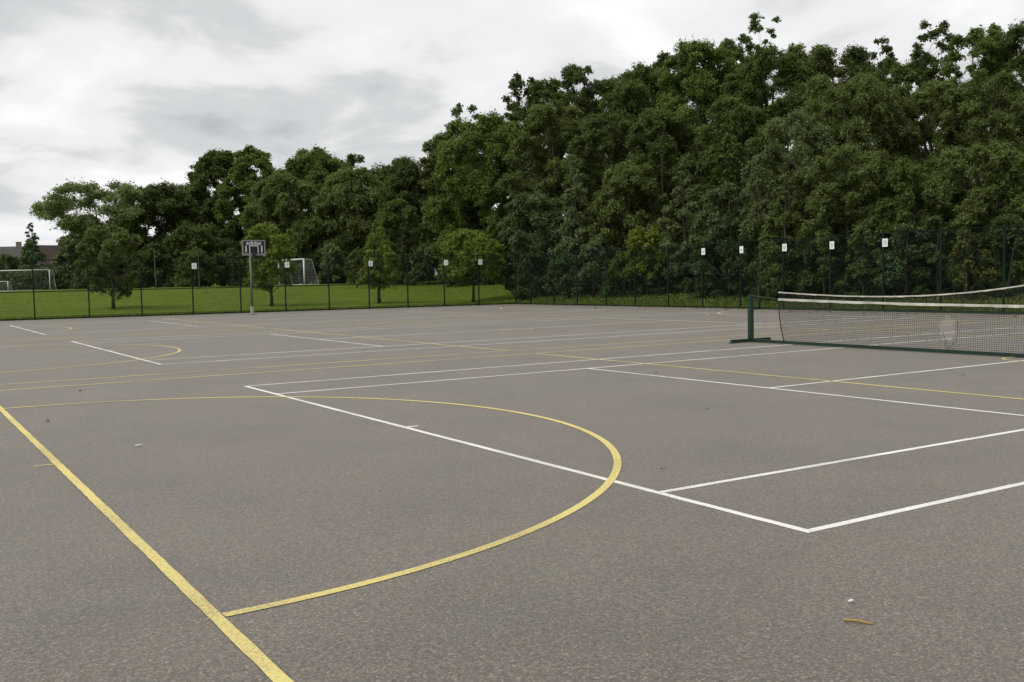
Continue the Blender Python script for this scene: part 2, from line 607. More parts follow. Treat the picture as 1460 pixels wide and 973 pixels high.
def fence(name, posts, label, mid_rail, first_shared):
    base = posts[len(posts) // 2]
    root = empty(name, (base[0], base[1], 0))
    off = Vector((-base[0], -base[1], 0))
    tag(root, label, 'fence', 'green mesh fences round the court')
    for i, p in enumerate(posts):
        if first_shared and i == 0:
            pass
        if not (first_shared and i == 0):
            mb = MB()
            d = posts[min(i + 1, len(posts) - 1)] - posts[max(i - 1, 0)]
            rz = math.atan2(d[1], d[0])
            mb.box((p[0], p[1], FH / 2 + 0.02), (0.062, 0.062, FH + 0.08), rz, 0.008)
            mb.box((p[0], p[1], FH + 0.07), (0.07, 0.07, 0.02), rz, 0.006)
            mb.box((p[0], p[1], 0.008), (0.15, 0.15, 0.016), rz, 0.01)
            for z in (0.3, 0.9, 1.5, 2.1, 2.7):          # clamp bars
                mb.box((p[0], p[1], z), (0.078, 0.078, 0.035), rz, 0.004)
            o = mb.build('post', M['green_steel'], root)
            o.location = off
        if i + 1 < len(posts):
            a, b = np.array(p), np.array(posts[i + 1])
            o = wire_panel(a, b, mid_rail).build('mesh_panel', M['fence_wire'], root)
            o.location = off
            d = (b - a)
            L = np.linalg.norm(d)
            rz = math.atan2(d[1], d[0])
            c = (a + b) / 2
            for zr, hr in ([(1.40, 0.045)] if mid_rail else []) + [(0.045, 0.04), (FH - 0.01, 0.022)]:
                o = MB().box((c[0], c[1], zr), (L - 0.07, 0.032, hr), rz).build('rail', M['green_steel'], root)
                o.location = off
    return root


fence('mesh_fence', left_posts, 'dark green wire mesh fence along the foot of the grass bank behind the basketball post', True, False)
fence('mesh_fence', [CORNER] + right_posts, 'dark green wire mesh fence in front of the dense wood behind the tennis net', False, True)

# notices on the posts
NOTICE_L = {276: ('white notice on the left fence, second post left of the basketball post', 'bar'),
            408: ('white notice on the fence post between the basketball post and the white goal', 'cross'),
            527: ('white notice in front of the slender lawn tree with the conical crown', 'ring'),
            634: ('white notice on the left fence, second nearest to the fence corner', 'bar'),
            683: ('white notice on the left fence post nearest to the fence corner', 'ring')}
NOTICE_R = {1002: ('white notice on the right fence, the one nearest to the fence corner', 'block'),
            1056: ('white notice on the right fence just left of the green tennis net post', 'block'),
            1117: ('white notice on the right fence above the end of the white net tape', 'ring'),
            1184: ('white notice on the right fence between two others, third counted leftward from the open end', 'ring'),
            1259: ('largest looking white notice, highest in the picture, on the right fence above the tennis net', 'ring')}
NOTICE_R[1184] = ('white notice on the right fence next left of the highest notice', 'ring')


def notice(p, along, nrm, label, mark, side, zc=2.62, w=0.21, h=0.297):
    rz = math.atan2(along[1], along[0])
    q = p + along * side * (0.5 * w + 0.0) + nrm * 0.055
    root = empty('notice', (q[0], q[1], zc), rz + random.uniform(-0.12, 0.12))
    tag(root, label, 'notice', 'white notices on the fence posts')
    MB().box((0, 0, 0), (w, 0.006, h), 0, 0.002).build('sheet', M['plate'], root)
    s = -1 if side * 0 - 1 < 0 else 1
    # the side that faces the court is local -y or +y
    fy = (-0.0055 if (math.cos(rz + math.pi / 2) * nrm[0] + math.sin(rz + math.pi / 2) * nrm[1]) < 0 else 0.0055)
    mk = MB()
    t = 0.024
    if mark == 'bar':
        mk.box((0, fy, 0), (0.03, 0.003, 0.15))
    elif mark == 'cross':
        mk.box((0.0, fy, 0), (0.026, 0.003, 0.15))
        mk.box((0.032, fy, 0.0), (0.036, 0.003, 0.024))
    elif mark == 'block':
        mk.box((0, fy, 0.01), (0.10, 0.003, 0.028))
        mk.box((0, fy, -0.035), (0.10, 0.003, 0.028))
    else:
        n = 20
        for k in range(n):
            a = 2 * math.pi * k / n
            mk.box((0.042 * math.cos(a), fy, 0.062 * math.sin(a)), (0.021, 0.003, 0.024))
            fy += 0.00001
    mk.build('printed_mark', M['print'], root)
    return root


for px, p in zip(LEFT_PX, left_posts[6:6 + len(LEFT_PX)]):
    if px in NOTICE_L:
        notice(p, FDIR, -FNRM, NOTICE_L[px][0], NOTICE_L[px][1], 1, 2.57, 0.25, 0.31)
for px, p in zip(RIGHT_PX, right_posts):
    if px in NOTICE_R:
        notice(p, np.array([0.0, -1.0]), np.array([-1.0, 0.0]), NOTICE_R[px][0], NOTICE_R[px][1], 1, 2.62, 0.25, 0.31)


# ------------------------------------------------------------------ tennis nets
def tennis_net(label, x, ya, yb, ea, eb, hfun, hole, ha, hb):
    """freestanding net frame: posts at ya (far) and yb (near), net from ea to eb, hfun(y) = height of the tape"""
    root = empty('tennis_net', (x, (ya + yb) / 2, 0))
    off = Vector((-x, -(ya + yb) / 2, 0))
    tag(root, label, 'tennis net', 'tennis nets')

    def put(mb, nm, mat, par=root):
        o = mb.build(nm, mat, par)
        if par is root:
            o.location = off
        return o
    for y, hh in ((ya, ha), (yb, hb)):
        mb = MB()
        mb.box((x, y, hh / 2 + 0.02), (0.115, 0.10, hh - 0.04), 0, 0.012)
        mb.tube([(x, y, hh), (x, y, hh + 0.015)], 0.05, 10)
        mb.tube([(x - 0.07, y, hh - 0.12), (x + 0.07, y, hh - 0.12)], 0.02, 8)
        put(mb, 'post', M['net_green'])
        mb = MB()
        mb.box((x, y, 0.047), (1.22, 0.09, 0.07), 0, 0.012)
        for sx in (-0.6, 0.6):
            mb.box((x + sx, y, 0.006), (0.10, 0.13, 0.012), 0, 0.01)
        put(mb, 'foot', M['net_green'])
    ys = np.linspace(ya, yb, 40)
    mb = MB()
    mb.box((x, (ya + yb) / 2, 0.04), (0.065, abs(ya - yb) - 0.10, 0.06), 0, 0.006)
    put(mb, 'base_bar', M['net_green'])
    s = 1 if yb > ya else -1
    # cable between post and tape
    mb = MB()
    mb.tube([(x, ya + s * 0.05, ha - 0.02 if ha < 1.0 else ha - 0.015), (x, ea, hfun(ea) - 0.02)], 0.007, 6)
    put(mb, 'cable', M['cable'])
    mb = MB()
    mb.tube([(x, yb - s * 0.05, hb - 0.015), (x, eb, hfun(eb) - 0.02)], 0.007, 6)
    put(mb, 'cable', M['cable'])
    # tape: folded over the cable, a little uneven
    mb = MB()
    yy = np.linspace(ea, eb, 70)
    rng = random.Random(3)
    pts, fs = [], []
    for i, y in enumerate(yy):
        z = hfun(y)
        wv = 0.008 * math.sin(y * 3.1) + rng.uniform(-0.004, 0.004)
        low = z - 0.048 + rng.uniform(-0.006, 0.006)
        pts += [(x - 0.014 + wv, y, low), (x - 0.010 + wv * .5, y, z - 0.004), (x, y, z), (x + 0.010 + wv * .5, y, z - 0.004), (x + 0.014 + wv, y, low)]
    for i in range(len(yy) - 1):
        for k in range(4):
            fs.append((5 * i + k, 5 * i + 5 + k, 5 * i + 6 + k, 5 * i + 1 + k))
        fs.append((5 * i + 4, 5 * i + 9, 5 * i + 5, 5 * i))
    mb.add(pts, fs)
    put(mb, 'tape', M['tape'])
    # side cords, pulled in towards the bottom
    def edge(z, top, y_end, sg):
        t = np.clip(1 - z / max(top, 0.1), 0, 1)
        return y_end + sg * 0.17 * t ** 2.2
    for ye, sg in ((ea, s), (eb, -s)):
        top = hfun(ye) - 0.03
        zz = np.linspace(0.06, top, 10)
        mb = MB()
        mb.tube([(x, edge(z, top, ye, sg), z) for z in zz], 0.011, 6)
        put(mb, 'side_cord', M['cord'])
    # the mesh itself
    mb = MB()
    cell = 0.045
    th = 0.0025
    ncol = int(abs(eb - ea) / cell)
    rows = 21

    def pos(i, j):
        v = j / rows
        y = ea + (eb - ea) * i / ncol
        top = hfun(y) - 0.05
        z = 0.06 + (top - 0.06) * (1 - v)
        # gathered at both ends
        dl, dr = abs(y - ea), abs(y - eb)
        t = v ** 2.2
        y += s * 0.17 * t * max(0, 1 - dl / 1.6) - s * 0.17 * t * max(0, 1 - dr / 1.6)
        xo = 0.012 * math.sin(y * 1.7 + j * 0.35) + 0.008 * math.sin(y * 5.3 + j)
        return Vector((x + xo, y, z + 0.006 * math.sin(y * 2.3 + j * 0.9)))
    P = [[pos(i, j) for j in range(rows + 1)] for i in range(ncol + 1)]

    def in_hole(p):
        if hole is None:
            return False
        hy, hz, ry, rz_ = hole
        e = ((p.y - hy) / ry) ** 2 + ((p.z - hz) / rz_) ** 2
        return e < 1.0 + 0.25 * math.sin(9 * math.atan2(p.z - hz, p.y - hy))

    def seg(a, b, vertical):
        if in_hole(a) or in_hole(b):
            return
        q = Vector((0, th, 0)) if vertical else Vector((0, 0, th))
        w = Vector((th, 0, 0))
        mb.add([a - q, a + w, a + q, a - w, b - q, b + w, b + q, b - w],
               [(0, 1, 5, 4), (1, 2, 6, 5), (2, 3, 7, 6), (3, 0, 4, 7)])
    for i in range(ncol + 1):
        for j in range(0, rows, 3):
            jj_ = min(j + 3, rows)
            if hole is not None and abs(P[i][j].y - hole[0]) < hole[2] * 1.3:
                for k in range(j, jj_):
                    seg(P[i][k], P[i][k + 1], True)
            else:
                seg(P[i][j], P[i][jj_], True)
    for j in range(rows + 1):
        for i in range(0, ncol, 3):
            i2 = min(i + 3, ncol)
            if hole is not None and abs(P[i][j].y - hole[0]) < hole[2] * 1.6:
                for k in range(i, i2):
                    seg(P[k][j], P[k + 1][j], False)
            else:
                seg(P[i][j], P[i2][j], False)
    put(mb, 'net_mesh', M['cord'])
    if hole is not None:                         # torn strings knotted under the hole
        mb = MB()
        hy, hz, ry, rz_ = hole
        for dy, dz, ey, ez in ((-0.19, -.20, -0.02, -.36), (0.10, -.05, 0.02, -.35), (-0.19, -.20, -0.20, 0.16), (-.05, -.33, -.17, -.43), (-0.02, -.34, .06, -.45)):
            mb.tube([(x, hy + dy, hz + dz), (x + 0.01, hy + (dy + ey) / 2 - 0.012, hz + (dz + ez) / 2), (x, hy + ey, hz + ez)], 0.004, 5)
        put(mb, 'torn_string', M['cord'])
    return root


tennis_net('green framed tennis net with a torn hole in its mesh, standing across the nearest court',
           12.03, 12.20, -1.23, 11.36, -0.39, lambda y: 0.915 + 0.085 * ((y - 5.485) / 5.9) ** 2, (7.25, 0.46, 0.14, 0.22), 1.07, 1.07)
_c = np.polyfit([27.2, 25.9, 21.2, 15.7], [0.86, 0.78, 0.60, 0.88], 3)
tennis_net('spare tennis net with a sagging white tape, parked along the mesh fence before the wood',
           27.35, 26.65, 13.7, 25.55, 14.6, lambda y: float(np.polyval(_c, y)), None, 1.02, 1.10)


# ------------------------------------------------------------------ basketball post
def basketball():
    bx, by = 11.25, 45.75
    root = empty('basketball_post', (bx, by, 0))
    tag(root, 'tall grey basketball post with a black backboard, in front of the left fence', 'basketball hoop')
    MB().tube([(0, 0, 0), (0, 0, 0.02)], 0.20, 16).build('base_plate', M['galv'], root)
    MB().tube([(0, 0, 0.02), (0, 0, 0.42)], [0.095, 0.088], 14).build('post_foot', M['foot_paint'], root)
    MB().tube([(0, 0, 0.42), (0, 0, 3.12)], [0.054, 0.050], 14).build('pole', M['galv'], root, True)
    mb = MB()
    mb.tube([(0, 0, 3.05), (0, -0.08, 3.2), (0, -0.52, 3.22)], 0.05, 8)
    mb.tube([(0, 0, 2.75), (0, -0.54, 3.05)], 0.03, 8)
    mb.tube([(-0.38, -0.55, 3.38), (0, -0.10, 3.16)], 0.022, 6)
    mb.tube([(0.38, -0.55, 3.38), (0, -0.10, 3.16)], 0.022, 6)
    mb.build('bracket', M['galv'], root)
    W, Hh, zc, yb = 1.18, 0.77, 3.36, -0.60
    board = MB().box((0, yb, zc), (W - 0.08, 0.03, Hh - 0.08), 0, 0.004).build('backboard', M['board_face'], root)
    fr = MB()
    fr.box((0, yb, zc + Hh / 2 - 0.03), (W, 0.05, 0.06))
    fr.box((0, yb, zc - Hh / 2 + 0.055), (W, 0.05, 0.11))
    for sx in (-1, 1):
        fr.box((sx * (W / 2 - 0.03), yb, zc + 0.025), (0.06, 0.046, Hh - 0.17))
    fr.build('frame', M['board_frame'], board)
    pr = MB()
    yf = yb - 0.0175
    # white target rectangle, open at the bottom where it meets the frame
    pr.box((0, yf, zc + 0.10), (0.48, 0.006, 0.05))
    for sx in (-1, 1):
        pr.box((sx * 0.215, yf, zc - 0.11), (0.05, 0.0055, 0.37))
        pr.box((sx * 0.40, yf, zc - 0.06), (0.075, 0.006, 0.33))
    pr.build('board_markings', M['board_print'], board)
    cu = bpy.data.curves.new('lettering', 'FONT')
    cu.body = 'adidas'
    cu.size = 0.335
    cu.offset = 0.008
    cu.extrude = 0.003
    cu.align_x = 'CENTER'
    cu.resolution_u = 3
    tmp = bpy.data.objects.new('lettering_curve', cu)
    COL.objects.link(tmp)
    bpy.context.view_layer.update()
    me = bpy.data.meshes.new_from_object(tmp.evaluated_get(bpy.context.evaluated_depsgraph_get()))
    bpy.data.objects.remove(tmp)
    me.materials.clear()
    t = link_mesh('lettering', me, M['board_print'], board)
    t.rotation_euler = (rad(90), 0, 0)
    t.location = (0, yf - 0.001, zc + 0.155)
    t.scale = (0.92, 0.80, 1)
    # rim on its bracket
    mb = MB()
    n = 24
    mb.tube([(0.225 * math.cos(2 * math.pi * k / n), yb - 0.38 + 0.225 * math.sin(2 * math.pi * k / n), 3.05) for k in range(n + 1)], 0.012, 6, False)
    mb.box((0, yb - 0.085, 3.045), (0.16, 0.12, 0.02))
    mb.box((0, yb - 0.03, 3.03), (0.20, 0.012, 0.13))
    mb.build('rim', M['rim'], root)


basketball()


# ------------------------------------------------------------------ football goals
def goal(label, a, b, H, depth, r=0.055, name='football_goal'):
    """a, b: ground points of the two uprights, net runs behind"""
    a, b = np.array(a, float), np.array(b, float)
    za, zb = float(terrain(*a)), float(terrain(*b))
    c = (a + b) / 2
    zc = (za + zb) / 2
    d = (b - a)
    L = np.linalg.norm(d)
    d /= L
    root = empty(name, (c[0], c[1], zc), math.atan2(d[1], d[0]))
    tag(root, label, 'goal', 'white football goals on the playing field')
    for sx in (-1, 1):
        MB().tube([(sx * L / 2, 0, -0.05), (sx * L / 2, 0, H)], r, 10).build('upright', M['goal_white'], root, True)
    MB().tube([(-L / 2 - r, 0, H), (L / 2 + r, 0, H)], r, 10).build('crossbar', M['goal_white'], root, True)
    st = MB()
    for sx in (-1, 1):
        st.tube([(sx * L / 2, 0, H), (sx * L / 2, depth * 0.55, H - 0.02), (sx * L / 2, depth, 0.03)], 0.022, 6)
        st.tube([(sx * L / 2, 0, 0.03), (sx * L / 2, depth, 0.03)], 0.022, 6)
    st.tube([(-L / 2, depth, 0.03), (L / 2, depth, 0.03)], 0.022, 6)
    st.build('back_frame', M['goal_white'], root)
    mb = MB()
    t = 0.003
    step = 0.14
    n = int(L / step)
    prof = [(0.0, H - 0.03), (depth * 0.55, H - 0.05), (depth, 0.04)]

    def pr(u):
        l1 = depth * 0.55
        l2 = math.hypot(depth * 0.45, H)
        u *= (l1 + l2)
        if u < l1:
            return prof[0][0] + (prof[1][0]) * u / l1, H - 0.04
        f = (u - l1) / l2
        return prof[1][0] + (depth - prof[1][0]) * f + 0.12 * math.sin(f * math.pi), H - 0.05 - (H - 0.09) * f
    K = 14
    for i in range(n + 1):
        x = -L / 2 + L * i / n
        mb.tube([(x, *pr(k / K)) for k in range(K + 1)], t, 3, False)
    for k in range(K + 8):
        y, z = pr(k / (K + 7))
        mb.tube([(-L / 2, y, z), (L / 2, y, z)], t, 3, False)
    for sx in (-1, 1):                            # side netting
        for k in range(1, 10):
            y = depth * k / 10
            zt = H - 0.05 if y < depth * 0.55 else (H - 0.05) * (1 - (y - depth * .55) / (depth * .45))
            mb.tube([(sx * L / 2, y, 0.04), (sx * L / 2, y, zt)], t, 3, False)
        for k in range(1, 16):
            z = H * k / 16
            yt = depth - (depth * 0.45) * z / H
            mb.tube([(sx * L / 2, 0, z), (sx * L / 2, yt, z)], t, 3, False)
    mb.build('goal_net', M['goal_net'], root)


def gp(px, d):
    q = survey(px, 400, d)
    return q[:2]


goal('large white football goal cut off by the left edge, in front of the hedge', gp(-12, 119), gp(71, 119), 2.44, 1.6, 0.06)
goal('small white training goal beside the large goal at the left edge', gp(-14, 114), gp(11, 114), 1.12, 0.9, 0.05, 'small_goal')
goal('white football goal half hidden behind the bright lawn tree next to the basketball post', gp(398, 99), gp(434, 95), 2.44, 1.5, 0.075)


# ------------------------------------------------------------------ trees
RNG = np.random.default_rng(11)


def leaves_mesh(name, centers, radii, counts, size, mat, parent, rng, droop=0.0, flat=1.0, topbias=0.35, elong=1.7, scatter=0.12):
    """leaf-sized faces spread through many leaf clumps"""
    tot = int(np.sum(counts))
    idx = np.repeat(np.arange(len(centers)), counts)
    d = rng.normal(size=(tot, 3))
    d /= np.linalg.norm(d, axis=1)[:, None]
    flip = (d[:, 2] < 0) & (rng.random(tot) < topbias)
    d[flip, 2] *= -1
    rr = 1.0 - 0.62 * rng.random(tot) ** 1.6
    rr *= 1 + scatter * rng.normal(size=tot)
    p = d * rr[:, None] * radii[idx]
    p[:, 2] *= flat
    p[:, 2] -= droop * np.abs(rng.normal(size=tot)) * radii[idx][:, 0] * (np.linalg.norm(d[:, :2], axis=1))
    c = centers[idx] + p
    nrm = d * 0.75 + rng.normal(size=(tot, 3)) * 0.55 + np.array([0, 0, 0.35])
    nrm /= np.linalg.norm(nrm, axis=1)[:, None]
    a = rng.normal(size=(tot, 3))
    a[:, 2] -= 0.5 + droop * 2
    t = a - (np.sum(a * nrm, 1))[:, None] * nrm
    t /= np.linalg.norm(t, axis=1)[:, None] + 1e-9
    b = np.cross(nrm, t)
    s = size * (0.55 + 0.9 * rng.random(tot))
    L = (s * 0.5 * math.sqrt(elong))[:, None]
    Wd = (s * 0.5 / math.sqrt(elong))[:, None]
    bend = (nrm * (s * 0.12)[:, None])
    v = np.empty((tot, 4, 3))
    v[:, 0] = c - t * L
    v[:, 1] = c + b * Wd - t * L * 0.15 + bend
    v[:, 2] = c + t * L
    v[:, 3] = c - b * Wd - t * L * 0.15 + bend
    q = np.arange(tot * 4).reshape(-1, 4)
    return np_mesh(name, v.reshape(-1, 3), q, mat, parent)


def spray_mesh(name, base, dirs, ln, wd, per, size, mat, parent, rng, droop, flat):
    """leaves strung along many short sprays, thinner and lower towards the tips"""
    tot = int(np.sum(per))
    i = np.repeat(np.arange(len(base)), per)
    q = rng.random(tot) ** 0.8
    g = rng.normal(size=(tot, 3)) * (wd[i] * (1.15 - 0.8 * q))[:, None]
    u = dirs[i]
    c = base[i] + u * np.array([1, 1, flat]) * (ln[i] * q)[:, None] + g
    c[:, 2] -= droop * ln[i] * q * q
    nrm = rng.normal(size=(tot, 3)) * 0.62 + u * 0.30 + np.array([0, 0, 0.75])
    nrm /= np.linalg.norm(nrm, axis=1)[:, None]
    a = u + rng.normal(size=(tot, 3)) * 0.7
    a[:, 2] -= droop
    t = a - (np.sum(a * nrm, 1))[:, None] * nrm
    t /= np.linalg.norm(t, axis=1)[:, None] + 1e-9
    b = np.cross(nrm, t)
    s = size * (0.5 + 0.9 * rng.random(tot))
    L = (s * 0.66)[:, None]
    W = (s * 0.36)[:, None]
    bend = nrm * (s * 0.10)[:, None]
    v = np.empty((tot, 4, 3))
    v[:, 0] = c - t * L
    v[:, 1] = c + b * W - t * L * 0.15 + bend
    v[:, 2] = c + t * L - np.array([0, 0, 1]) * (s * 0.08)[:, None]
    v[:, 3] = c - b * W - t * L * 0.15 + bend
    return np_mesh(name, v.reshape(-1, 3), np.arange(tot * 4).reshape(-1, 4), mat, parent)


def profile(kind, t):
    if kind == 'cone':
        return (1 - t) ** 0.85 * (0.55 + 0.45 * np.minimum(1, t * 6)) + 0.03
    if kind == 'column':
        return np.minimum(1, 0.45 + t * 2.2) * np.sqrt(np.maximum(0, 1 - np.maximum(0, t - 0.35) ** 2 / 0.46)) + 0.03
    if kind == 'spread':
        return np.sqrt(np.maximum(0, 1 - ((t - 0.62) / 0.62) ** 2)) * 0.6 + 0.45 * sstep(0.05, 0.45, t) * (1 - sstep(0.86, 1.0, t))
    if kind == 'shrub':
        return np.sqrt(np.maximum(0, 1 - t ** 2.2)) + 0.02
    # round
    return np.sqrt(np.maximum(0, 1 - np.abs((t - 0.42) / 0.62) ** 2.8)) + 0.02


def tree(name, label, cat, cx, top, hw, d, kind, leaf, group, hb=0.16, n=1.0, lsize=None, nl=None, flat=0.8, droop=0.0,
         gap=0.0, bark='bark', lobe=0.30, seed=None, base_px=None):
    rng = np.random.default_rng(seed if seed is not None else int(cx * 13 + top * 7 + d))
    q = survey(cx, 400, d)
    gz = float(terrain(q[0], q[1]))
    ztop = survey(cx, top, d)[2]
    H = ztop - gz
    w = hw * d / FPX * (1.16 if gap == 0 and kind in ('round', 'column') else 1.0)
    ls = (lsize or max(0.15, min(0.42, 0.0036 * d))) * 0.47
    root = empty(name, (q[0], q[1], gz), rng.uniform(0, 6.28))
    tag(root, label, cat, group)
    z0 = H * hb
    ch = H - z0
    airy = gap > 0.5
    if airy:
        nl = int((nl or 30) * 1.7)
        lobe = lobe * 1.0
        n = n * 1.5
    nl = nl or int(np.clip(10 + 26 * (w / 3.0) * (ch / 8.0), 12, 95))
    # leaf clumps filling the crown's volume, most of them towards its outside
    t = (np.arange(nl) + rng.random(nl)) / nl
    t = t ** 0.92
    ang = np.arange(nl) * 2.39996 + rng.normal(size=nl) * 0.5
    R = profile(kind, t) * w
    rf = np.sqrt(rng.random(nl)) * 0.62 + 0.30
    lr = lobe * w * (0.65 + 0.75 * rng.random(nl))
    if kind in ('cone',):
        lr = lobe * w * (0.16 + 1.0 * (1 - t)) * (0.65 + 0.6 * rng.random(nl))
    if kind == 'column':
        lr *= 0.8
    rad_ = np.maximum(0, R - lr * 0.55) * np.minimum(1, rf + 0.12)
    cen = np.stack([np.cos(ang) * rad_, np.sin(ang) * rad_, z0 + t * (ch - lr * flat * 0.8)], 1)
    cen[:, :2] += rng.normal(size=(nl, 2)) * 0.05 * w
    rdi = np.stack([lr * rng.uniform(0.85, 1.2, nl), lr * rng.uniform(0.85, 1.2, nl), lr], 1)
    if kind == 'column':
        rdi[:, 2] *= 1.6
    if gap > 0:
        rdi *= (1 - 0.35 * gap)
    # every limb ends in a fan of leafy sprays
    ks = 10 if airy else 15
    li = np.repeat(np.arange(nl), ks)
    S = nl * ks
    out = np.stack([np.cos(ang), np.sin(ang), np.zeros(nl)], 1)[li]
    up = 0.35 if kind != 'cone' else 0.05
    dd = rng.normal(size=(S, 3)) + out * 0.55 + np.array([0, 0, up])
    if kind == 'column':
        dd[:, 2] += 1.3
    if kind in ('spread', 'cone'):
        dd[:, 2] *= 0.55
    dd /= np.linalg.norm(dd, axis=1)[:, None]
    ln = lr[li] * rng.uniform(0.70, 1.12, S)
    wd = lr[li] * rng.uniform(0.15, 0.28, S)
    area = 4 * math.pi * lr ** 2 * flat
    per = np.maximum(6, (area[li] / ks / (ls * ls * 0.5) * 1.55 * n * rng.uniform(0.6, 1.4, S))).astype(int)
    spray_mesh('crown', cen[li], dd, ln, wd, per, ls, LF[leaf], root, rng, 0.12 + droop * 1.6, flat)
    # trunk and limbs
    tb = MB()
    r0 = max(0.05, H * 0.014 + 0.02)
    k = 7
    kt = 0.985 if kind == 'cone' else 0.86
    lean = rng.normal(size=2) * 0.02 * H
    tr = [(lean[0] * (i / k) ** 2 + rng.normal() * 0.01 * H * (i > 0), lean[1] * (i / k) ** 2 + rng.normal() * 0.01 * H * (i > 0),
           -0.1 + (H * kt + 0.1) * i / k) for i in range(k + 1)]
    tb.tube(tr, [r0 * (1.35 if i == 0 else 1) * (1 - 0.86 * i / k) + 0.008 for i in range(k + 1)], 8)
    for i in rng.permutation(nl)[:min(nl, 80 if airy else 26)]:
        zb = max(z0 * 0.75, cen[i, 2] - rad_[i] * (0.75 if kind != 'cone' else 0.1) - 0.2)
        f = min(0.95, max(0.05, zb / (H * kt)))
        j = min(k - 1, int(f * k))
        u = f * k - j
        p0 = np.array(tr[j]) * (1 - u) + np.array(tr[j + 1]) * u
        p1 = (p0 + cen[i]) / 2 + np.array([0, 0, 0.10 * rad_[i]])
        rb = max(0.012, r0 * 0.42 * (1 - f))
        tb.tube([p0, p1, cen[i], cen[i] + (cen[i] - p1) * 0.45], [rb, rb * 0.7, rb * 0.4, 0.006], 5)
    tb.build('trunk', M[bark], root, True)
    return root


def shrub(label, cx, top, hw, d, leaf='shrub', group='shrubs behind the mesh fence', n=1.0, **kw):
    return tree('shrub', label, 'shrub', cx, top, hw, d, 'shrub', leaf, group, hb=0.02, n=n, flat=0.9, lobe=0.34, **kw)


